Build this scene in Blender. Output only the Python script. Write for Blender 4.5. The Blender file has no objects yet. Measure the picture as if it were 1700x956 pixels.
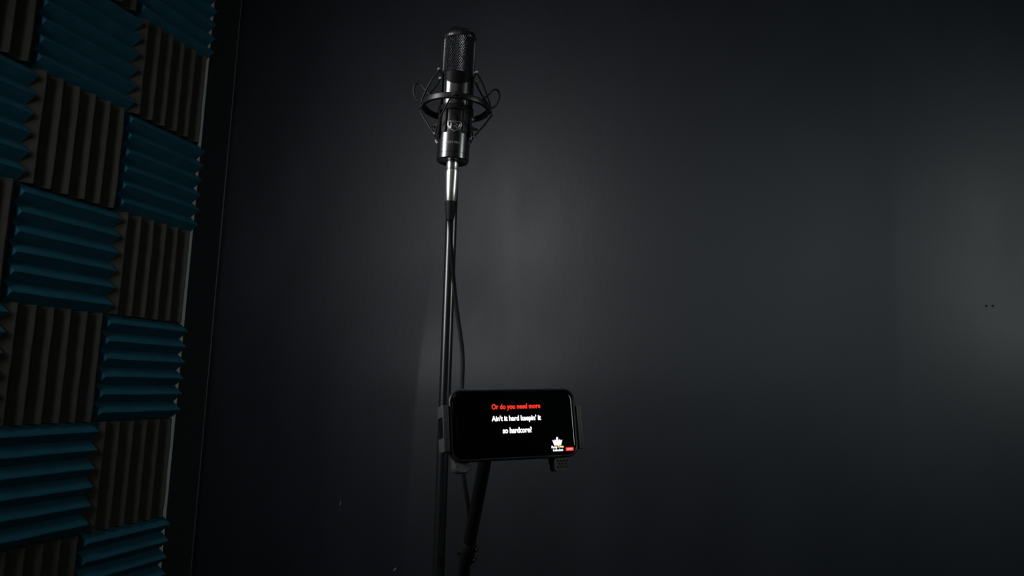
import bpy, bmesh, math, random
from mathutils import Vector, Matrix, noise
random.seed(7)
C = bpy.context.scene.collection
PI = math.pi
R = math.radians
CZ = 1.30                      # height of the camera above the floor

# ------------------------------------------------------------------ helpers
def node_mat(name, base, rough=.5, metal=0., spec=.5, bump=0., bscale=200., var=0., vscale=20., sheen=0., coat=0.,
             stretch=(1, 1, 1), rvar=0., ior=1.5):
    m = bpy.data.materials.new(name); m.use_nodes = True
    nt = m.node_tree; b = nt.nodes['Principled BSDF']
    b.inputs['Base Color'].default_value = (*base, 1)
    b.inputs['Roughness'].default_value = rough
    b.inputs['Metallic'].default_value = metal
    b.inputs['IOR'].default_value = ior
    b.inputs['Specular IOR Level'].default_value = spec
    b.inputs['Coat Weight'].default_value = coat
    b.inputs['Sheen Weight'].default_value = sheen
    tc = nt.nodes.new('ShaderNodeTexCoord'); mp = nt.nodes.new('ShaderNodeMapping')
    mp.inputs['Scale'].default_value = stretch
    nt.links.new(tc.outputs['Object'], mp.inputs['Vector'])
    if var > 0:
        n = nt.nodes.new('ShaderNodeTexNoise'); n.inputs['Scale'].default_value = vscale
        n.inputs['Detail'].default_value = 5
        nt.links.new(mp.outputs['Vector'], n.inputs['Vector'])
        r = nt.nodes.new('ShaderNodeValToRGB')
        r.color_ramp.elements[0].position = .3; r.color_ramp.elements[1].position = .7
        r.color_ramp.elements[0].color = (*[c * (1 - var) for c in base], 1)
        r.color_ramp.elements[1].color = (*[c * (1 + var) for c in base], 1)
        nt.links.new(n.outputs['Fac'], r.inputs['Fac']); nt.links.new(r.outputs['Color'], b.inputs['Base Color'])
    if rvar > 0:
        n = nt.nodes.new('ShaderNodeTexNoise'); n.inputs['Scale'].default_value = 5
        n.inputs['Detail'].default_value = 6
        nt.links.new(mp.outputs['Vector'], n.inputs['Vector'])
        k = nt.nodes.new('ShaderNodeMapRange')
        k.inputs['From Min'].default_value = .3; k.inputs['From Max'].default_value = .7
        k.inputs['To Min'].default_value = rough - rvar; k.inputs['To Max'].default_value = rough + rvar
        nt.links.new(n.outputs['Fac'], k.inputs['Value']); nt.links.new(k.outputs['Result'], b.inputs['Roughness'])
    if bump > 0:
        n = nt.nodes.new('ShaderNodeTexNoise'); n.inputs['Scale'].default_value = bscale
        n.inputs['Detail'].default_value = 4
        nt.links.new(mp.outputs['Vector'], n.inputs['Vector'])
        u = nt.nodes.new('ShaderNodeBump'); u.inputs['Strength'].default_value = bump
        u.inputs['Distance'].default_value = .002
        nt.links.new(n.outputs['Fac'], u.inputs['Height']); nt.links.new(u.outputs['Normal'], b.inputs['Normal'])
    return m

def emit_mat(name, col, s):
    m = bpy.data.materials.new(name); m.use_nodes = True
    b = m.node_tree.nodes['Principled BSDF']
    b.inputs['Base Color'].default_value = (.005, .005, .005, 1)
    b.inputs['Roughness'].default_value = .3
    b.inputs['Emission Color'].default_value = (*col, 1)
    b.inputs['Emission Strength'].default_value = s
    return m

def link(name, me, m, parent=None):
    o = bpy.data.objects.new(name, me); C.objects.link(o)
    if m: me.materials.append(m)
    if parent: o.parent = parent
    return o

def obj(name, bm, m, parent=None, smooth=None):
    me = bpy.data.meshes.new(name)
    bmesh.ops.recalc_face_normals(bm, faces=bm.faces[:])
    bm.to_mesh(me); bm.free()
    if smooth is not None:
        me.polygons.foreach_set('use_smooth', [True] * len(me.polygons))
        me.set_sharp_from_angle(angle=R(smooth))
    return link(name, me, m, parent)

def thing(name, label, cat, M=None, group=None):
    o = bpy.data.objects.new(name, None); C.objects.link(o)
    o.empty_display_size = .03
    if M is not None: o.matrix_world = M
    o['label'] = label; o['category'] = cat
    if group: o['group'] = group
    return o

def tag(o, label, cat, group=None):
    o['label'] = label; o['category'] = cat
    if group: o['group'] = group
    return o

def struct(o):
    o['kind'] = 'structure'; return o

def add_box(bm, lo, hi, bev=0.):
    r = bmesh.ops.create_cube(bm, size=1)
    lo, hi = Vector(lo), Vector(hi)
    for v in r['verts']:
        v.co = Vector((lo[i] + (v.co[i] + .5) * (hi[i] - lo[i]) for i in range(3)))
    if bev > 0:
        es = {e for v in r['verts'] for e in v.link_edges}
        bmesh.ops.bevel(bm, geom=list(es), offset=bev, segments=3, profile=.5, affect='EDGES')
    return bm

def box(lo, hi, bev=0.):
    return add_box(bmesh.new(), lo, hi, bev)

def add_lathe(bm, prof, n=64, caps=True):
    rings = []
    for r, z in prof:
        rings.append([bm.verts.new((r * math.cos(2 * PI * k / n), r * math.sin(2 * PI * k / n), z)) for k in range(n)])
    for a, b in zip(rings, rings[1:]):
        for k in range(n):
            bm.faces.new((a[k], a[(k + 1) % n], b[(k + 1) % n], b[k]))
    if caps:
        if prof[0][0] > 1e-6: bm.faces.new(rings[0])
        if prof[-1][0] > 1e-6: bm.faces.new(rings[-1])
    return bm

def lathe(prof, n=64, caps=True):
    return add_lathe(bmesh.new(), prof, n, caps)

def frame_along(t):
    t = t.normalized()
    a = Vector((0, 0, 1)) if abs(t.z) < .9 else Vector((1, 0, 0))
    s = t.cross(a).normalized()
    return s, s.cross(t)

def smooth_path(pts, sub=8, closed=False):
    pts = [Vector(p) for p in pts]; n = len(pts); out = []
    rng = n if closed else n - 1
    for i in range(rng):
        if closed: p = [pts[(i + k - 1) % n] for k in range(4)]
        else: p = [pts[max(0, i - 1)], pts[i], pts[i + 1], pts[min(n - 1, i + 2)]]
        for s in range(sub):
            t = s / sub
            out.append(.5 * ((2 * p[1]) + (-p[0] + p[2]) * t + (2 * p[0] - 5 * p[1] + 4 * p[2] - p[3]) * t * t
                             + (-p[0] + 3 * p[1] - 3 * p[2] + p[3]) * t ** 3))
    if not closed: out.append(pts[-1])
    return out

def add_tube(bm, pts, rad, n=12, closed=False):
    pts = [Vector(p) for p in pts]; N = len(pts); rings = []
    s0 = None
    for i, p in enumerate(pts):
        if closed: t = pts[(i + 1) % N] - pts[i - 1]
        else: t = pts[min(N - 1, i + 1)] - pts[max(0, i - 1)]
        t.normalize()
        if s0 is None: s, u = frame_along(t)
        else:
            s = (s0 - t * s0.dot(t)).normalized(); u = s.cross(t)
        s0 = s
        r = rad[i] if isinstance(rad, (list, tuple)) else rad
        rings.append([bm.verts.new(p + (s * math.cos(2 * PI * k / n) + u * math.sin(2 * PI * k / n)) * r) for k in range(n)])
    m = N if closed else N - 1
    for i in range(m):
        a, b = rings[i], rings[(i + 1) % N]
        off = 0
        if closed and i == N - 1:
            off = min(range(n), key=lambda q: (a[0].co - b[q].co).length)
        for k in range(n):
            bm.faces.new((a[k], a[(k + 1) % n], b[(k + 1 + off) % n], b[(k + off) % n]))
    if not closed:
        bm.faces.new(rings[0]); bm.faces.new(rings[-1])
    return bm

def tube(pts, rad, n=12, closed=False):
    return add_tube(bmesh.new(), pts, rad, n, closed)

def rrect(x0, x1, z0, z1, r, k=8):
    pts = []
    for cx, cz, a in ((x1 - r, z1 - r, 0), (x0 + r, z1 - r, 90), (x0 + r, z0 + r, 180), (x1 - r, z0 + r, 270)):
        for i in range(k + 1):
            t = R(a + 90 * i / k); pts.append((cx + r * math.cos(t), cz + r * math.sin(t)))
    return pts

def prism(bm, pts, y0, y1):
    a = [bm.verts.new((x, y0, z)) for x, z in pts]; b = [bm.verts.new((x, y1, z)) for x, z in pts]
    n = len(pts)
    bm.faces.new(a); bm.faces.new(b[::-1])
    for i in range(n): bm.faces.new((a[i], b[i], b[(i + 1) % n], a[(i + 1) % n]))
    return bm

def loft(bm, loops, cap=True):
    """loops: list of equal-length lists of points"""
    vs = [[bm.verts.new(p) for p in l] for l in loops]
    n = len(vs[0])
    for a, b in zip(vs, vs[1:]):
        for i in range(n): bm.faces.new((a[i], b[i], b[(i + 1) % n], a[(i + 1) % n]))
    if cap:
        bm.faces.new(vs[0]); bm.faces.new(vs[-1][::-1])
    return bm

def text_mesh(name, body, m, parent, M, width, height=None, bold=0., extrude=.00015):
    """flat lettering in the local x-z plane, fitted to a width (and a height)"""
    cu = bpy.data.curves.new(name, 'FONT'); cu.body = body; cu.align_x = 'CENTER'; cu.offset = bold
    cu.extrude = .01; cu.resolution_u = 4
    tmp = bpy.data.objects.new('tmp', cu); C.objects.link(tmp)
    dg = bpy.context.evaluated_depsgraph_get(); dg.update()
    me = bpy.data.meshes.new_from_object(tmp.evaluated_get(dg))
    bpy.data.objects.remove(tmp); bpy.data.curves.remove(cu)
    xs = [v.co.x for v in me.vertices]; ys = [v.co.y for v in me.vertices]
    s = width / (max(xs) - min(xs)); sy = s if height is None else height / (max(ys) - min(ys))
    cx = (max(xs) + min(xs)) / 2; y0 = min(ys)
    for v in me.vertices:
        v.co = M @ Vector(((v.co.x - cx) * s, -v.co.z / .01 * extrude, (v.co.y - y0) * sy))
    me.name = name
    me.materials.clear()
    return link(name, me, m, parent)

def T3(x, y, z): return Matrix.Translation((x, y, z))

# ------------------------------------------------------------------ materials
M_WALL = node_mat('dark_wall_paint', (.0063, .0083, .0113), .48, spec=.25, bump=.12, bscale=60, var=.10, vscale=5, stretch=(1, 1, .45), rvar=.035)
M_LWALL = node_mat('dark_side_wall_paint', (.019, .0205, .023), .6, spec=.16, bump=.15, bscale=90)
M_FLOOR = node_mat('dark_carpet', (.025, .024, .024), .9, spec=.2, bump=.6, bscale=300)
M_CEIL = node_mat('dark_ceiling_paint', (.03, .03, .032), .8, spec=.2)
M_TRIM = node_mat('pale_edge', (.52, .56, .56), .6, spec=.3)
M_SEAM = node_mat('pale_glint_and_chip', (.07, .0725, .075), .5, spec=.3)  # pale tone for light caught in the corner seam, and a chip
M_BLUE = node_mat('teal_blue_foam', (.0155, .083, .119), .95, spec=.04, bump=.5, bscale=420, var=.10, vscale=25)
M_BROWN = node_mat('brown_charcoal_foam', (.0345, .0335, .029), .92, spec=.07, bump=.5, bscale=420, var=.12, vscale=25)
M_BLACK = node_mat('black_satin_metal', (.006, .006, .0065), .25, spec=1., ior=1.95)
M_RING = node_mat('black_powder_coat', (.010, .010, .011), .38, spec=.5)
M_COLL = node_mat('black_collar_lacquer', (.002, .002, .002), .5, spec=.12)
M_MATTE = node_mat('black_matte_plastic', (.006, .006, .0065), .55, spec=.25)
M_GRILL = node_mat('black_grille_wire', (.34, .34, .36), .32, metal=1.)
M_RUB = node_mat('black_rubber', (.0045, .0045, .0045), .6, spec=.22)
M_POLE = node_mat('black_enamel_tube', (.006, .006, .0065), .28, spec=.7, ior=1.6)
M_CHROME = node_mat('nickel_plated_metal', (.90, .88, .85), .33, metal=1., bump=.02, bscale=900)
M_SILVER = node_mat('silver_print', (.42, .42, .42), .4, metal=.3)
M_ELAST = node_mat('black_elastic_cord', (.004, .004, .0045), .38, spec=.3, bump=.12, bscale=1500)
M_GREYP = node_mat('dark_grey_plastic', (.078, .078, .078), .45, spec=.4)
M_TIP = node_mat('light_grey_plastic', (.26, .26, .26), .35, spec=.6)
M_CASE = node_mat('black_phone_case', (.025, .025, .027), .34, spec=.5)
M_GLASS = node_mat('black_screen_glass', (.0025, .0035, .0055), .10, spec=.5)
M_RED = emit_mat('lit_red_letters', (1., .035, .015), 1.6)
M_WHITE = emit_mat('lit_white_letters', (1., .96, .93), 2.2)
M_YEL = emit_mat('lit_yellow_letters', (1., .72, .28), 1.6)
M_BADGE = emit_mat('lit_red_badge', (1., .03, .02), 1.0)
M_PINK = emit_mat('lit_badge_letters', (1., .55, .5), 1.2)
M_HOLE = node_mat('dark_hole', (.004, .004, .004), .9, spec=.1)
M_CHIP = node_mat('bare_plaster_chip', (.12, .12, .12), .7)

# ------------------------------------------------------------------ the room
LX = -1.743                     # face of the left wall
BY = 2.077                      # face of the back wall at the left corner
RX = 1.95; FY = -2.1; HZ = 2.85

def yback(x, z):
    """the painted back wall: three boards, their slight angles shaped to place the sheen"""
    zr = z - CZ
    y = BY
    xs = -.920 + .029 * zr                     # joint seen left of the stand
    k = min(1, max(0, (.42 - zr) / .45)); k = k * k * (3 - 2 * k)
    f = .054 * k                                          # joint pushed forward lower down to darken its left side
    y -= f * (x - LX) / (xs - LX) if x < xs else f * max(0, 1 - (x - xs) / (.41 - xs))
    xr = .41 + .02 * (z - CZ)
    if x > xr:  # bend added so the right lamp's sheen starts at an edge
        d = x - xr
        y += .088 * max(0, d - .010) if d > .02 else .088 * d * d / .04
    return y

xs = [LX]
x = LX
while x < RX + .1:
    near = min(abs(x + .92), abs(x - .42))
    x += .006 if near < .06 else .04
    xs.append(x)
zs = [i * HZ / 60 for i in range(61)]
bm = bmesh.new()
grid = []
for z in zs:
    row = []
    sx = -.920 + .029 * (z - CZ)
    for x in xs:
        xx = x + .029 * (z - CZ) * max(0, 1 - abs(x + .92) / .3)   # follow the joint
        row.append(bm.verts.new((xx, yback(xx, z), z)))
    grid.append(row)
for a, b in zip(grid, grid[1:]):
    for i in range(len(xs) - 1): bm.faces.new((a[i], a[i + 1], b[i + 1], b[i]))
# thickness
n = len(xs)
back = [[bm.verts.new((v.co.x, BY + .30, v.co.z)) for v in row] for row in (grid[0], grid[-1])]
for i in range(n - 1):
    bm.faces.new((grid[0][i], back[0][i], back[0][i + 1], grid[0][i + 1]))
    bm.faces.new((grid[-1][i], grid[-1][i + 1], back[1][i + 1], back[1][i]))
    bm.faces.new((back[0][i], back[1][i], back[1][i + 1], back[0][i + 1]))
wall_back = struct(obj('wall_back', bm, M_WALL, smooth=40))
struct(obj('wall_left', box((LX - .12, FY, 0), (LX, BY + .30, HZ)), M_LWALL))
struct(obj('wall_right', box((RX + .02, FY, 0), (RX + .14, BY + .30, HZ)), M_LWALL))
struct(obj('wall_front', box((LX - .12, FY - .12, 0), (RX + .14, FY, HZ)), M_LWALL))
struct(obj('floor', box((LX - .12, FY - .12, -.1), (RX + .14, BY + .30, 0)), M_FLOOR))
struct(obj('ceiling', box((LX - .12, FY - .12, HZ), (RX + .14, BY + .30, HZ + .1)), M_CEIL))
# thin added bead, pale to stand in for light caught in the corner seam
bm = bmesh.new()
N = 40
pts = []
for i in range(N + 1):
    z = HZ * i / N
    pts.append(Vector((LX + .0012 + .0006 * noise.noise((0, 0, z * 9)), yback(LX, z) - .0012, z)))
struct(obj('corner_glint', tube(pts,   .0020, 8), M_SEAM))
# nail holes and chips of the paint
def wall_mark(name, x, zr, pts, m, d=.0006):
    z = CZ + zr
    bm = bmesh.new()
    a = [bm.verts.new((x + px, yback(x + px, z + pz) - d, z + pz)) for px, pz in pts]
    b = [bm.verts.new((x + px, yback(x + px, z + pz) + .002, z + pz)) for px, pz in pts]
    k = len(pts); bm.faces.new(a)
    for i in range(k): bm.faces.new((a[i], b[i], b[(i + 1) % k], a[(i + 1) % k]))
    return obj(name, bm, m, wall_back)
circ = [(.0024 * math.cos(t * PI / 5), .0032 * math.sin(t * PI / 5)) for t in range(10)]
wall_mark('nail_hole', .640, .240, circ, M_HOLE)
wall_mark('nail_hole', .655, .240, circ, M_HOLE)
wall_mark('paint_chip', -1.170, -.386, [(-.003, -.007), (.001, -.007), (.004, .006), (.001, .008)], M_SEAM)
wall_mark('paint_chip', -.964, -.560, [(-.006, -.004), (-.001, -.005), (.005, .003), (.004, .006)], M_CHIP)

# ------------------------------------------------------------------ foam tiles on the left wall
TS = .3048
D0 = 1.90291                    # far edge of the tile field
ZT = CZ + 1.07896               # height of the first row line
def foam_mesh(name, vertical, base, tooth, seed):
    """wedge foam: six ridges. u runs across the ridges, v along them, w out of the wall"""
    rnd = random.Random(seed)
    S = TS - .0016; h = S / 2; p = S / 6; tip = .0011
    prof = []
    for k in range(6):
        u = -h + k * p
        prof += [(u + (.0006 if k else 0), base), (u + p / 2 - tip, base + tooth), (u + p / 2 + tip, base + tooth)]
    prof.append((h, base))
    NV = 16
    bm = bmesh.new(); top = []; bot = []
    off = Vector((seed * 3.1, seed * 1.7, 0))
    for j in range(NV + 1):
        v = -h + S * j / NV
        rt = []
        for i, (u, w) in enumerate(prof):
            q = Vector((u * 18, v * 14, 0)) + off
            dw = .0016 * noise.noise(q) * (1 if w > base else .3)
            du = .0014 * noise.noise(q + Vector((9, 4, 2)))
            dv = .0014 * noise.noise(q + Vector((3, 8, 5))) if j in (0, NV) else 0
            if i in (0, len(prof) - 1): du *= .3
            rt.append((u + du, v + dv, w + dw))
        top.append(rt)
    conv = (lambda u, v, w: (w, v, u)) if not vertical else (lambda u, v, w: (w, u, v))
    tv = [[bm.verts.new(conv(*q)) for q in r] for r in top]
    bv = [[bm.verts.new(conv(q[0], q[1], 0)) for q in r] for r in (top[0], top[-1])]
    m = len(prof)
    for a, b in zip(tv, tv[1:]):
        for i in range(m - 1): bm.faces.new((a[i], a[i + 1], b[i + 1], b[i]))
    for i in range(m - 1):
        bm.faces.new((tv[0][i], bv[0][i], bv[0][i + 1], tv[0][i + 1]))
        bm.faces.new((tv[-1][i], tv[-1][i + 1], bv[1][i + 1], bv[1][i]))
    for s in (0, m - 1):
        bm.faces.new([bv[0][s]] + [r[s] for r in tv] + [bv[1][s]])
    bm.faces.new([v for v in bv[0]] + [v for v in reversed(bv[1])])
    bmesh.ops.recalc_face_normals(bm, faces=bm.faces[:])
    me = bpy.data.meshes.new(name); bm.to_mesh(me); bm.free()
    return me

tiles = []
tile_meshes = {}
for col in range(3):
    for r in range(7):                       # r = 0 is the row above the first row line
        t = 1 - r
        blue = (col + r) % 2 == 0
        if col == 2 and r not in (1, 2, 3, 4): continue
        k = (blue, (col + r // 2) % 3)
        if k not in tile_meshes:
            tile_meshes[k] = foam_mesh('foam_tile', not blue, .020, .032 if blue else .0255, 3 + k[1] + 5 * blue)
        me = tile_meshes[k]
        o = bpy.data.objects.new('acoustic_foam_tile', me); C.objects.link(o)
        if not me.materials: me.materials.append(M_BLUE if blue else M_BROWN)
        o.location = (LX, D0 - (col + .5) * TS + random.uniform(-.0008, .0008), ZT + (t - .5) * TS + random.uniform(-.0008, .0008))
        o['category'] = 'foam tile'
        colw = ['beside the back wall', 'in the middle column', 'at the left photo edge'][col]
        kind = 'teal blue foam tile' if blue else 'brown foam tile'
        same = [q for q in range(7) if (col + q) % 2 == (0 if blue else 1) and (col < 2 or 1 <= q < 5)]
        rank = {4: ['topmost', 'second from top', 'third from top', 'lowest'], 3: ['topmost', 'middle', 'lowest'], 2: ['upper', 'lower'], 1: ['only']}[len(same)][same.index(r)]
        o['label'] = '%s with %s ridges, %s %s %s' % (kind, 'level' if blue else 'upright', rank, 'blue' if blue else 'brown', 'one ' + colw)
        o['group'] = 'blue foam tiles' if blue else 'brown foam tiles'
        tiles.append(o)
# pale strip of board that shows along the far edge of the foam
struct(obj('trim_2', box((LX, D0 + .001, ZT - 6 * TS), (LX + .012, D0 + .0245, ZT + TS), .001), M_TRIM))

# ------------------------------------------------------------------ microphone
top = Vector((-.38814, .95, CZ + .5350)); bot = Vector((-.3922, .95, CZ + .3265))
ax = (top - bot).normalized()
fr = Vector((math.sin(R(21.7)), -math.cos(R(21.7)), 0))
fr = (fr - ax * fr.dot(ax)).normalized()                    # the mic's front
MM = Matrix((( -fr.cross(ax)).to_tuple(), (-fr).to_tuple(), ax.to_tuple())).transposed()
if MM.determinant() < 0:
    MM = Matrix(((fr.cross(ax)).to_tuple(), (-fr).to_tuple(), ax.to_tuple())).transposed()
MIC = Matrix.Translation(bot) @ MM.to_4x4()
mic = thing('studio_microphone', 'black large studio microphone with mesh head, upright in a spider shock mount', 'microphone', MIC)
RB = .0240
prof = [(.0001, .0004), (.0195, .0004), (.0205, .0), (.0228, .0), (RB, .0016), (RB, .0088), (RB - .0003, .0091), (RB - .0003, .0095), (RB, .0098)]
prof += [(RB, .04), (RB, .08), (RB, .1315), (RB - .0006, .1320), (.0001, .1320)]
obj('body', lathe(prof, 96), M_BLACK, mic, 35)
# dark collar under the head, its lower edge dips at the front
bm = bmesh.new(); loops = []
n = 96
def zlow(a):  # a = 0 at the front
    return .1140 + .0165 * min(1, (a / R(72)) ** 2)
for r_, zf in ((RB - .002, lambda a: zlow(a)), (RB + .0007, lambda a: zlow(a) + .0004), (RB + .0007, lambda a: .1335 + .0 * a), (RB - .002, lambda a: .1350)):
    l = []
    for k in range(n):
        a = 2 * PI * k / n; aa = (a + PI) % (2 * PI) - PI
        z = max(zlow(aa) if zf(aa) < .1335 and zf(aa) <= zlow(aa) + .0005 else zf(aa), 0)
        l.append((r_ * math.sin(aa), -r_ * math.cos(aa), z))
    loops.append(l)
for k in range(n):
    for j in (0, 1):
        x_, y_, z_ = loops[j][k]; loops[j][k] = (x_, y_, min(z_, .1325))
loft(bm, loops, False)
obj('head_collar', bm, M_COLL, mic, 40)
obj('head_core', lathe([(.0001, .1318), (RB - .0030, .1318), (RB - .0030, .195), (.0001, .195)], 48), M_HOLE, mic, 40)
# woven mesh of the head: two families of crossing wires
bm = bmesh.new()
NA, NZ = 46, 27
z0, z1 = .1330, .1935
rings = []
for j in range(NZ + 1):
    z = z0 + (z1 - z0) * j / NZ
    rr = RB - .0006
    rings.append([bm.verts.new((rr * math.sin(2 * PI * (k + .5 * (j % 2)) / NA), -rr * math.cos(2 * PI * (k + .5 * (j % 2)) / NA), z)) for k in range(NA)])
for j in range(NZ - 1):
    if j % 1 == 0:
        a, b, c = rings[j], rings[j + 1], rings[j + 2]
        for k in range(NA):
            if j % 2 == 0: f = (a[k], b[k], c[k], b[k - 1])
            else: f = (a[k], b[(k + 1) % NA], c[k], b[k])
            bm.faces.new(f)
gr = obj('mesh_grille', bm, M_GRILL, mic)
gr['label'] = 'black wire mesh of the microphone head'
wf = gr.modifiers.new('wire', 'WIREFRAME'); wf.thickness = .00105; wf.use_even_offset = False; wf.use_boundary = True
for a in (-88, 88):
    loops = []
    for z_ in (.1330, .1640, .1945):
        l = []
        for q, e in ((-1, -1), (1, -1), (1, 1), (-1, 1)):
            t_ = R(a + 5.5 * q); rr = RB + (.0004 if e > 0 else -.0016)
            l.append((rr * math.sin(t_), -rr * math.cos(t_), z_))
        loops.append(l)
    bm = bmesh.new(); loft(bm, loops)
    obj('head_side_bar', bm, M_COLL, mic, 40)
# top cap with upright ribs
prof = [(RB - .002, .1905), (RB + .0006, .1905), (RB + .0008, .1925), (RB + .0006, .1943), (RB - .0002, .1972), (RB - .0022, .2012),
        (RB - .0058, .2048), (RB - .0100, .2068), (RB - .0155, .2081), (.0001, .2086)]
obj('top_cap', lathe(prof, 96), M_RING, mic, 40)
for k in range(36):
    a = 2 * PI * (k + .5) / 36
    bm = bmesh.new() if k == 0 else bm
    d = Vector((math.sin(a), -math.cos(a), 0))
    add_tube(bm, [d * (RB + .0004) + Vector((0, 0, .1958)), d * (RB - .0012) + Vector((0, 0, .2000)), d * (RB - .0052) + Vector((0, 0, .2046)), d * (RB - .0098) + Vector((0, 0, .2070))], .0007, 6)
obj('cap_rib', bm, M_RING, mic, 50)
for sgn in (-1, 1):
    a = R(38) * sgn
    d = Vector((math.sin(a), -math.cos(a), 0)); c = d * (RB + .0009) + Vector((0, 0, .1922))
    bm = bmesh.new(); bmesh.ops.create_icosphere(bm, subdivisions=2, radius=.0011, matrix=Matrix.Translation(c))
    obj('cap_dot', bm, M_CHROME, mic, 60)  # small bright metal dot on the cap rim
def wrap(o, r):
    """bend flat lettering round the body"""
    for v in o.data.vertices:
        x_, y_, z_ = v.co; a = x_ / r; rr = r - y_
        v.co = (rr * math.sin(a), -rr * math.cos(a), z_)
o = text_mesh('model_lettering', 'RCM PRO', M_SILVER, mic, T3(0, 0, .0215), .0245, .0034, .0)
wrap(o, RB + .0001)
# shield-shaped emblem with a raised silver outline and a letter-like mark
sh = [(-.0105, .0068), (.0105, .0068), (.0108, .0010), (.0085, -.0045), (.0, -.0095), (-.0085, -.0045), (-.0108, .0010)]
ZE = .0485
bm = bmesh.new()
sub = smooth_path([(x_, 0, z_) for x_, z_ in sh], 1, True)
dense = []
for i in range(len(sh)):
    a, b = Vector(sh[i]), Vector(sh[(i + 1) % len(sh)])
    for s in range(5): dense.append(a.lerp(b, s / 5))
outer = [bm.verts.new((p.x, -.0008, p.y + ZE)) for p in dense]
inner = [bm.verts.new((p.x * .84, -.0008, p.y * .84 + ZE)) for p in dense]
ob = [bm.verts.new((p.x, .0004, p.y + ZE)) for p in dense]; ib = [bm.verts.new((p.x * .84, .0004, p.y * .84 + ZE)) for p in dense]
k_ = len(dense)
for i in range(k_):
    j = (i + 1) % k_
    bm.faces.new((outer[i], outer[j], inner[j], inner[i])); bm.faces.new((outer[i], ob[i], ob[j], outer[j]))
    bm.faces.new((inner[i], inner[j], ib[j], ib[i]))
for pts in ([(-.005, 0, .004), (-.005, 0, -.004)], [(-.005, 0, .004), (.001, 0, .004), (.004, 0, .002), (.001, 0, 0), (-.005, 0, 0)], [(0, 0, 0), (.005, 0, -.004)],
            [(-.0075, 0, -.001), (-.006, 0, -.003)], [(.0078, 0, .003), (.006, 0, -.002)]):
    add_tube(bm, [Vector(p) + Vector((0, -.0002, ZE)) for p in pts], .0007, 6)
o = obj('emblem', bm, M_CHROME, mic)
o['label'] = 'silver shield-shaped emblem on the microphone body'
wrap(o, RB + .0002)

# ------------------------------------------------------------------ shock mount
sm = thing('shock_mount', 'black spider shock mount ring holding the microphone with elastic cords', 'shock mount', MIC)
ZR = .0845; RO = .0510
def pol(a, r, z):
    a = R(a); return Vector((r * math.sin(a), -r * math.cos(a), z))
# outer ring, rounded rectangular section
bm = bmesh.new(); N = 96
sec = rrect(-.0026, .0026, -.0044, .0044, .0012, 3)
rings = []
for k in range(N):
    a = 360 * k / N
    rings.append([bm.verts.new(pol(a, RO - .0021 + sx_, ZR + sz_)) for sx_, sz_ in sec])
for k in range(N):
    a, b = rings[k], rings[(k + 1) % N]
    for i in range(len(sec)): bm.faces.new((a[i], a[(i + 1) % len(sec)], b[(i + 1) % len(sec)], b[i]))
obj('outer_ring', bm, M_RING, sm, 50)
# inner cradle: a band, four hooked arms and two front straps
bm = bmesh.new()
rings = []
sec = rrect(-.0012, .0012, -.0042, .0042, .0006, 2)
for k in range(N):
    a = 360 * k / N
    rings.append([bm.verts.new(pol(a, RB + .0016 + sx_, .0785 + sz_)) for sx_, sz_ in sec])
for k in range(N):
    a, b = rings[k], rings[(k + 1) % N]
    for i in range(len(sec)): bm.faces.new((a[i], a[(i + 1) % len(sec)], b[(i + 1) % len(sec)], b[i]))
cradle = obj('cradle', bm, M_MATTE, sm, 50)
def strap(bm, a, path, w, t):
    """flat strap at angle a following (radius, z) points"""
    loops = []
    d = pol(a, 1, 0); s = Vector((0, 0, 1)).cross(d)
    P = [d * r_ + Vector((0, 0, z_)) for r_, z_ in path]
    for i, p in enumerate(P):
        tg = (P[min(len(P) - 1, i + 1)] - P[max(0, i - 1)]).normalized(); nrm = tg.cross(s)
        loops.append([p + s * (w / 2 * q) + nrm * (t / 2 * e) for q, e in ((-1, -1), (1, -1), (1, 1), (-1, 1))])
    loft(bm, loops)
ARMS = (-62, 62, -122, 122)
for a in ARMS:
    bm = bmesh.new()
    strap(bm, a, [(.0315, .0365), (.0295, .0330), (.0272, .0335), (.0262, .038), (.0258, .06), (.0258, .09), (.0258, .12), (.0264, .131), (.0285, .1360), (.0315, .1370)], .0048, .0022)
    obj('cradle_arm', bm, M_RING, sm, 40)
    for z_, r_ in ((.0372, .0322), (.1375, .0325)):
        bm = bmesh.new(); bmesh.ops.create_uvsphere(bm, u_segments=12, v_segments=8, radius=.0022, matrix=Matrix.Translation(pol(a, r_, z_)))
        obj('hook_tip', bm, M_TIP, sm, 60)
for a in (-36, 36):
    bm = bmesh.new()
    strap(bm, a, [(.0254, .0400), (.0260, .0420), (.0260, .06), (.0256, .080)], .0052, .0022)
    obj('front_strap', bm, M_MATTE, sm, 40)
for a in (-88, 88):
    bm = bmesh.new()
    add_tube(bm, [pol(a, .0250, .0560), pol(a, .0300, .0535), pol(a, .0350, .0530)], [.0026, .0022, .0014], 10)
    obj('cradle_peg', bm, M_GREYP, sm, 60)
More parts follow.
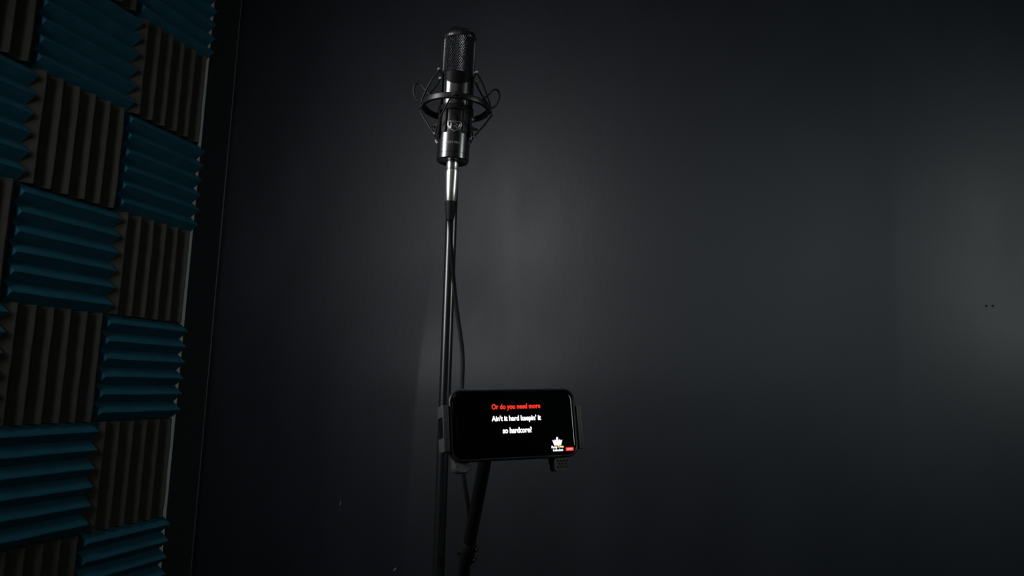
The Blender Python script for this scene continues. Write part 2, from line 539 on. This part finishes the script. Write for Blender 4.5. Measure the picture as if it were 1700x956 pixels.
# elastic cords
def cord(pts, r=.00135, sub=6, closed=False):
    return obj('elastic_cord', tube(smooth_path(pts, sub, closed), r, 8, closed), M_ELAST, sm, 60)
for s in (-1, 1):
    # upper: hook - ring, and on to the neighbouring hook
    cord([pol(62 * s, .0325, .1350), pol(75 * s, .0410, .1190), pol(88 * s, .0490, .1010), pol(92 * s, .0525, .0900), pol(94 * s, .0520, .0840)])
    cord([pol(122 * s, .0325, .1350), pol(114 * s, .040, .118), pol(104 * s, .050, .099), pol(100 * s, .0525, .088)])
    cord([pol(66 * s, .0300, .0990), pol(76 * s, .0370, .0960), pol(88 * s, .0470, .1080), pol(91 * s, .0560, .1190), pol(92 * s, .0630, .1180), pol(93 * s, .0655, .1080), pol(93 * s, .0610, .0955), pol(92 * s, .0540, .0895), pol(92 * s, .0510, .0850)])
    # strands inside the ring
    cord([pol(93 * s, .0480, .0865), pol(100 * s, .0380, .0790), pol(110 * s, .0275, .0740)], sub=3)
    # lower: ring hook down to the lower hook
    cord([pol(95 * s, .0560, .0790), pol(92 * s, .0535, .0765), pol(84 * s, .0440, .0590), pol(66 * s, .0330, .0385), pol(62 * s, .0310, .0350)])
    # thin wire down the side of the body
    obj('retaining_wire', tube(smooth_path([pol(52 * s, .0285, .1340), pol(46 * s, .0256, .1260), pol(43 * s, .0252, .1000), pol(42 * s, .0268, .0780), pol(42 * s, .0256, .0480)], 5), .00065, 6), M_MATTE, sm, 60)
    # front V
    cord([pol(3 * s, .0520, .0860), pol(10 * s, .0480, .0800), pol(40 * s, .0350, .0560), pol(60 * s, .0320, .0370)], sub=4)
    cord([pol(178 * s, .0520, .0860), pol(160 * s, .0450, .0700), pol(124 * s, .0325, .0370)], sub=4)
    bm = bmesh.new(); add_box(bm, (-.0022, -.003, -.0022), (.0022, .003, .0022), .0007)
    for v in bm.verts: v.co = Matrix.Translation(pol(94 * s, .0520, .0835)) @ Matrix.Rotation(R(94 * s), 4, 'Z') @ v.co
    obj('ring_hook', bm, M_MATTE, sm, 40)
bm = bmesh.new(); add_box(bm, (-.0025, -.0032, -.0030), (.0025, .0028, .0030), .0008)
for v in bm.verts: v.co = v.co + pol(0, .0520, .0860)
obj('ring_hook', bm, M_MATTE, sm, 40)
# swivel bracket behind the ring, on top of the pole
bm = box((-.0085, .0485, ZR - .009), (.0085, .0630, ZR + .006), .0015)
obj('swivel_bracket', bm, M_RING, sm, 40)
bm = lathe([(.0001, -.012), (.0105, -.012), (.0112, -.0105), (.0112, .0105), (.0105, .012), (.0001, .012)], 32)
for v in bm.verts: v.co = Vector((v.co.z, v.co.y + .0705, v.co.x + ZR - .004))
obj('swivel_joint', bm, M_RING, sm, 40)

# ------------------------------------------------------------------ microphone stand
P_top = Vector((-.41672, 1.015, CZ + .24767)); P_bot = Vector((-.41250, 1.015, CZ - .27825))
pd = (P_top - P_bot).normalized()
joint = MIC @ Vector((0, .0705, ZR - .004))
ptop = P_bot + pd * ((joint.z - .0145 - P_bot.z) / pd.z)
def on_pole(z): return P_bot + pd * ((z - P_bot.z) / pd.z)
foot0 = on_pole(0.0)
st = thing('microphone_stand', 'tall slim black tube stand carrying the microphone', 'microphone stand', T3(*foot0))
def loc(p): return Vector(p) - foot0
obj('pole', tube([loc(on_pole(.93)), loc(on_pole(1.2)), loc(on_pole(1.5)), loc(ptop)], .0089, 32), M_POLE, st, 50)
obj('lower_tube', tube([loc(on_pole(.10)), loc(on_pole(.5)), loc(on_pole(.92))], .0125, 32), M_POLE, st, 50)
obj('height_clutch', tube([loc(on_pole(.885)), loc(on_pole(.89)), loc(on_pole(.945)), loc(on_pole(.95))], [.014, .0165, .0165, .012], 24), M_MATTE, st, 40)
obj('leg_hub', tube([loc(on_pole(.07)), loc(on_pole(.075)), loc(on_pole(.16)), loc(on_pole(.165))], [.018, .021, .021, .018], 24), M_MATTE, st, 40)
for k in range(3):
    a = R(120 * k + 20); d = Vector((math.cos(a), math.sin(a), 0)); c = loc(on_pole(.12))
    lg = obj('leg', tube([c + d * .018, c + d * .30 + Vector((0, 0, -.108))], .0085, 16), M_POLE, st, 50)
    obj('rubber_foot', tube([c + d * .285 + Vector((0, 0, -.1026)), c + d * .32 + Vector((0, 0, -.1085))], .0112, 16), M_RUB, lg, 50)
# short neck that joins the pole to the swivel
obj('top_thread', tube([loc(ptop - pd * .002), loc(ptop + pd * .006)], .0062, 20), M_GREYP, st, 50)

# ------------------------------------------------------------------ microphone cable with its plug
def ray(px, py):
    """direction through a pixel of the 1700 x 956 frame, scaled to y = 1"""
    F = Vector((-.29187959, .94686288, .13511845)); r = Vector((.95640771, .29034388, .03138028)); u = Vector((.00951799, -.13838759, .99033241))
    d = F + r * ((px - 850) / 1173.24) - u * ((py - 478) / 1173.24)
    return d / d.y
def at(px, py, y): return ray(px, py) * y + Vector((0, 0, CZ))
pl0 = bot.copy(); pl1 = at(748.3, 335, .952); pl2 = at(747.0, 366, .953)
cab = thing('microphone_cable', 'black cable plugged into the microphone with a bright nickel plug', 'cable', T3(*pl0))
def lc(p): return Vector(p) - pl0
dv = (pl1 - pl0); q = lambda t: lc(pl0 + dv * t)
o = obj('plug_barrel', tube([q(-.02), q(.0), q(.20), q(.21), q(.225), q(.235), q(.30), q(.65), q(.985), q(1.0)],
    [.0092, .0092, .0092, .0088, .0088, .0098, .0098, .0090, .0079, .0074], 48), M_CHROME, cab, 40)
o['label'] = 'bright nickel-plated plug barrel'
obj('strain_relief', tube([q(.985), q(1.0), q(1.02), lc(pl1.lerp(pl2, .5)), lc(pl2)], [.0074, .0086, .0086, .0074, .0056], 32), M_RUB, cab, 50)
path = [pl1.lerp(pl2, .8), pl2, at(748.5, 400, .962), at(751.5, 445, .975), at(755, 485, .985), at(760.5, 530, .99), at(765, 560, .99), at(768, 590, .99),
        at(768.2, 615, .985), at(767, 640, .975), at(765.5, 700, .96), at(766, 755, .955), at(769.5, 790, .955), at(775, 825, .96), at(779, 860, .97), at(779.5, 900, .99), at(776, 960, 1.03),
        at(766, 1040, 1.05), at(745, 1140, 1.06)]
lastp = path[-1]
path += [Vector((-.385, 1.10, .62)), Vector((-.36, 1.11, .30)), Vector((-.33, 1.10, .06)), Vector((-.27, 1.06, .0036)), Vector((-.15, 1.0, .0034)), Vector((.02, 1.02, .0034))]
obj('cord', tube(smooth_path([lc(p) for p in path], 6), .0031, 12), M_RUB, cab, 60)

# ------------------------------------------------------------------ phone
PM = Matrix(((.794694611, -.592605425, -.131450692), (.605715987, .788313315, .108028979), (.039605772, -.165471833, .985418924))).to_4x4()
PH = Matrix.Translation((-.22856705, .771012, CZ - .04354879)) @ PM
ph = thing('phone', 'black phone held sideways in a holder, its dark screen showing song words', 'phone', PH)
W, H = .076, .039
# case: a tray with a raised rounded rim round the screen
bm = bmesh.new()
def lp(x0, x1, z0, z1, r, y): return [(x_, y, z_) for x_, z_ in rrect(x0, x1, z0, z1, r, 8)]
loops = [lp(-W + .004, W - .004, -H + .004, H - .004, .010, .0125), lp(-W + .0015, W - .0015, -H + .0015, H - .0015, .0125, .0120), lp(-W, W, -H, H, .0135, .0095), lp(-W, W, -H, H, .0135, .0022),
         lp(-W + .0006, W - .0006, -H + .0006, H - .0006, .0130, .0006), lp(-W + .0016, W - .0016, -H + .0016, H - .0016, .012, .0), lp(-W + .0026, W - .0026, -H + .0026, H - .0026, .011, .0005),
         lp(-W + .0030, W - .0030, -H + .0030, H - .0030, .0106, .0020)]
loft(bm, loops, True)
obj('case', bm, M_CASE, ph, 50)
bm = bmesh.new()
x0, x1, z0, z1 = -W + .0030, W - .0030, -H + .0030, H - .0030
loft(bm, [lp(x0 + e, x1 - e, z0 + e, z1 - e, .0106 - e, y_) for e, y_ in ((0, .0024), (0, .0018), (.0006, .00135), (.0014, .00100), (.0024, .00074), (.0034, .00062), (.0044, .00060), (.0054, .00060))], True)
scr = obj('screen', bm, M_GLASS, ph, 60)
scr['label'] = 'black glass screen with lit words'
bm = bmesh.new(); prism(bm, rrect(-.0700, -.0662, -.0140, .0160, .0018, 5), .00035, .0010)
obj('notch', bm, M_HOLE, ph)
YT = .00045
text_mesh('lyric_line', 'Or do you need more', M_RED, scr, T3(.0025, YT, .0150) @ Matrix.Rotation(-.004, 4, 'Y'), .0585, .0076, .015)['label'] = 'red lit line of lyrics'
text_mesh('lyric_line', "Ain't it hard keepin' it", M_WHITE, scr, T3(.0020, YT, .0018), .0590, .0078, .020)['label'] = 'white lit line of lyrics'
text_mesh('lyric_line', 'so hardcore?', M_WHITE, scr, T3(.0020, YT, -.0100), .0345, .0064, .020)['label'] = 'white lit last line of lyrics'
# crown mark with two small lines under it
cr = [(-.0040, -.0032), (.0040, -.0032), (.0060, .0028), (.0040, .0016), (.0032, .0034), (.0017, .0018), (.0010, .0030), (.0012, .0050), (0, .0062), (-.0012, .0050), (-.0010, .0030), (-.0017, .0018), (-.0032, .0034), (-.0040, .0016), (-.0060, .0028)]
bm = bmesh.new(); prism(bm, [(x_ + .0496, z_ - .0222) for x_, z_ in cr], YT - .0002, YT + .0001)
obj('crown_mark', bm, M_WHITE, scr)['label'] = 'white lit crown mark'
text_mesh('logo_line', 'Party', M_WHITE, scr, T3(.0455, YT, -.0294), .0070, .0036, .008)
text_mesh('logo_line', 'Tyme', M_YEL, scr, T3(.0532, YT, -.0290), .0072, .0036, .008)['label'] = 'yellow lit logo word'
text_mesh('logo_line', 'KARAOKE', M_WHITE, scr, T3(.0497, YT, -.0320), .0122, .0021, .0)
bm = bmesh.new(); prism(bm, rrect(.0592, .0690, -.0321, -.0281, .0005, 3), YT, YT + .0003)
obj('badge', bm, M_BADGE, scr)['label'] = 'small red lit badge'
text_mesh('badge_lettering', 'DEMO', M_PINK, scr, T3(.0641, YT - .0002, -.0310), .0070, .0018, .0)
bm = box((.040, .004, H - .0005), (.054, .0078, H + .0007), .0004)
obj('side_button', bm, M_CASE, ph)
# ------------------------------------------------------------------ phone holder
# local frame = the phone's
hd = thing('phone_holder', 'black spring phone holder with clamp jaws, feet and a slanting arm', 'phone holder', PH)
bm = bmesh.new()
loft(bm, [lp(-.072, .072, -.030, .030, .008, .0127), lp(-.073, .073, -.031, .031, .008, .0140), lp(-.073, .073, -.031, .031, .008, .0200), lp(-.069, .069, -.027, .027, .006, .0220)])
obj('back_plate', bm, M_MATTE, hd, 40)
bm = bmesh.new(); loft(bm, [lp(-.070, -.045, .018, .0400, .008, .0130), lp(-.070, -.045, .018, .0425, .010, .0150), lp(-.068, -.047, .020, .0420, .008, .0190)])
obj('top_tab', bm, M_GREYP, hd, 40)
# left jaw: bar in front, wall at the side with a slot in it
bm = bmesh.new()
add_box(bm, (-.0835, -.0010, -.0275), (-.0768, .0020, .0225), .0008)
add_box(bm, (-.0835, .0020, .0095), (-.0810, .0220, .0225), .0005)
add_box(bm, (-.0835, .0020, -.0275), (-.0810, .0220, -.0125), .0005)
add_box(bm, (-.0815, .0020, -.0270), (-.0790, .0145, .0220), .0004)
add_box(bm, (-.0815, .0145, -.0270), (-.0690, .0210, .0220), .0006)
o = obj('clamp_jaw', bm, M_GREYP, hd, 40); o['label'] = 'dark grey clamp jaw with a slot on the left'
bm = box((-.0826, .0040, -.0125), (-.0812, .0200, .0095))
obj('jaw_slot', bm, M_HOLE, o)
bm = bmesh.new()
add_box(bm, (.0772, -.0010, -.0305), (.0822, .0030, .0195), .0010)
add_box(bm, (.0792, .0030, -.0300), (.0822, .0220, .0190), .0006)
add_box(bm, (.0690, .0145, -.0300), (.0800, .0215, .0190), .0006)
obj('clamp_jaw', bm, M_GREYP, hd, 40)['label'] = 'dark grey clamp jaw on the right'
# feet under the phone
bm = bmesh.new()
loft(bm, [[(x_, y_, z_) for x_, z_ in rrect(-.0715 + e, -.0530 - e, -.0505 + e, -.0250, .0070, 6)] for y_, e in ((.0010, .0012), (.0000 + .0022, 0), (.0180, 0), (.0195, .0012))])
for v in bm.verts:
    if v.co.z > -.0395 and v.co.y < .0130: v.co.y = .0132
o = obj('foot', bm, M_GREYP, hd, 40); o['label'] = 'rounded foot under the left end of the phone'
bm = bmesh.new()
prism(bm, rrect(.0445, .0625, -.0535, -.0395, .0025, 4), -.0010, .0160)
for v in bm.verts:
    if v.co.z < -.045: v.co.x -= .0035 * (v.co.x - .0445) / .018
add_box(bm, (.0450, .0132, -.0450), (.0620, .0205, -.0250), .0008)
ft = obj('foot', bm, M_GREYP, hd, 40); ft['label'] = 'square foot with a dimpled pad under the right end'
bm = bmesh.new()
for i in range(4):
    for j in range(3):
        cx = .0475 + .0038 * i + (.0019 if j % 2 else 0); cz = -.0425 - .0034 * j
        if cx > .0605: continue
        prism(bm, [(cx + .0013 * math.cos(k * PI / 3), cz + .0013 * math.sin(k * PI / 3)) for k in range(6)], -.0013, -.0005)
obj('pad_dimple', bm, M_MATTE, ft)
# arm from the holder's back down to the stand
inv = PH.inverted()
def lh(p): return inv @ Vector(p)
A = at(803.5, 775, .865); B = at(770.0, 950, .935)
ad = (B - A)
e2 = on_pole(CZ - .4145)
A0 = PH @ Vector((.010, .030, -.012))
s1 = A + ad * .72
endp = A + ad * 1.02
cl = A + ad * .80
obj('arm', tube(smooth_path([lh(A0), lh(A - ad * .22), lh(A), lh(A + ad * .4), lh(s1)], 6), .0083, 28), M_POLE, hd, 50)
tgt = e2 + Vector((.020, -.012, 0))
obj('lower_arm', tube(smooth_path([lh(s1), lh(endp), lh(B + ad * .5), lh(tgt)], 6), .0077, 28), M_POLE, hd, 50)
obj('ball_joint', lathe([(.0001, -.012), (.008, -.0105), (.0115, -.005), (.0125, 0), (.0115, .005), (.008, .0105), (.0001, .012)], 32), M_MATTE, hd, 50).matrix_local = Matrix.Translation((.010, .0315, -.012))
clt = obj('clutch', tube([lh(cl - ad * .10), lh(cl - ad * .085), lh(cl + ad * .085), lh(cl + ad * .10)], [.0086, .0098, .0098, .0084], 28), M_MATTE, hd, 40)
vx = Vector((.95, .29, 0)).normalized()
for p, s in ((at(763, 919, .920), -1), (at(789.5, 908, .915), 1), (at(784.5, 924, .921), 1)):
    c0 = A + ad * ((p.z - A.z) / ad.z)
    dd = (p - c0); dd = dd - ad.normalized() * dd.dot(ad.normalized()); dd.normalize()
    obj('clutch_knob', tube([lh(c0 + dd * .0090), lh(c0 + dd * .0105), lh(c0 + dd * .0128), lh(c0 + dd * .0135)], [.0030, .0034, .0034, .0022], 14), M_BLACK, clt, 40)
pc = on_pole(e2.z)
bm = tube([lh(pc - pd * .016), lh(pc - pd * .0155), lh(pc + pd * .0155), lh(pc + pd * .016)], [.0155, .0165, .0165, .0155], 28)
obj('pole_clamp', bm, M_MATTE, hd, 40)

# ------------------------------------------------------------------ lights
def area(name, loc_, target, size, power, col=(1, 1, 1), spread=180, sy=None):
    l = bpy.data.lights.new(name, 'AREA'); l.energy = power; l.color = col; l.spread = R(spread)
    l.shape = 'RECTANGLE' if sy else 'DISK'; l.size = size
    if sy: l.size_y = sy
    o = bpy.data.objects.new(name, l); C.objects.link(o); o.location = loc_
    o.rotation_euler = (Vector(target) - Vector(loc_)).to_track_quat('-Z', 'Y').to_euler()
    return o
area('left_softbox_light', (-1.32, .04, CZ + .74), (-.38, 2.05, CZ + .32), .36, 9.0, (.965, .965, 1.), 104, 1.10)
area('right_softbox_light', (1.55, .75, CZ + .57), (.10, 2.05, CZ + .30),   .26, 4.6, (.90, 1., .96), 110, .66)
area('added_wall_fill', (.16, -.90, CZ + .88), (.46, 2.05, CZ + .28), .50, .72, (.80, .93, 1.), 32, .9)  # added fill to brighten the wall right of centre, no lamp seen there
area('added_ambient_fill', (-.30, -.60, HZ - .03), (-.30, -.60, 0), 1.2, 2.0, (.95, .97, 1.))  # added weak fill that lifts the dark foam grooves, no fixture seen
w = bpy.data.worlds.new('World'); bpy.context.scene.world = w; w.use_nodes = True
w.node_tree.nodes['Background'].inputs['Color'].default_value = (.02, .022, .026, 1)

# ------------------------------------------------------------------ camera
cam = bpy.data.cameras.new('camera'); cam.sensor_width = 36; cam.lens = 1173.24 / 1700 * 36; cam.clip_start = .02
co = bpy.data.objects.new('camera', cam); C.objects.link(co)
r_, u_, F_ = Vector((.95640771, .29034388, .03138028)), Vector((.00951799, -.13838759, .99033241)), Vector((-.29187959, .94686288, .13511845))
co.matrix_world = Matrix.Translation((0, 0, CZ)) @ Matrix((r_.to_tuple(), u_.to_tuple(), (-F_).to_tuple())).transposed().to_4x4()
sc = bpy.context.scene
sc.camera = co
sc.view_settings.view_transform = 'Standard'; sc.view_settings.look = 'None'
sc.view_settings.gamma = 1; sc.view_settings.use_curve_mapping = False
sc.view_settings.exposure = 0
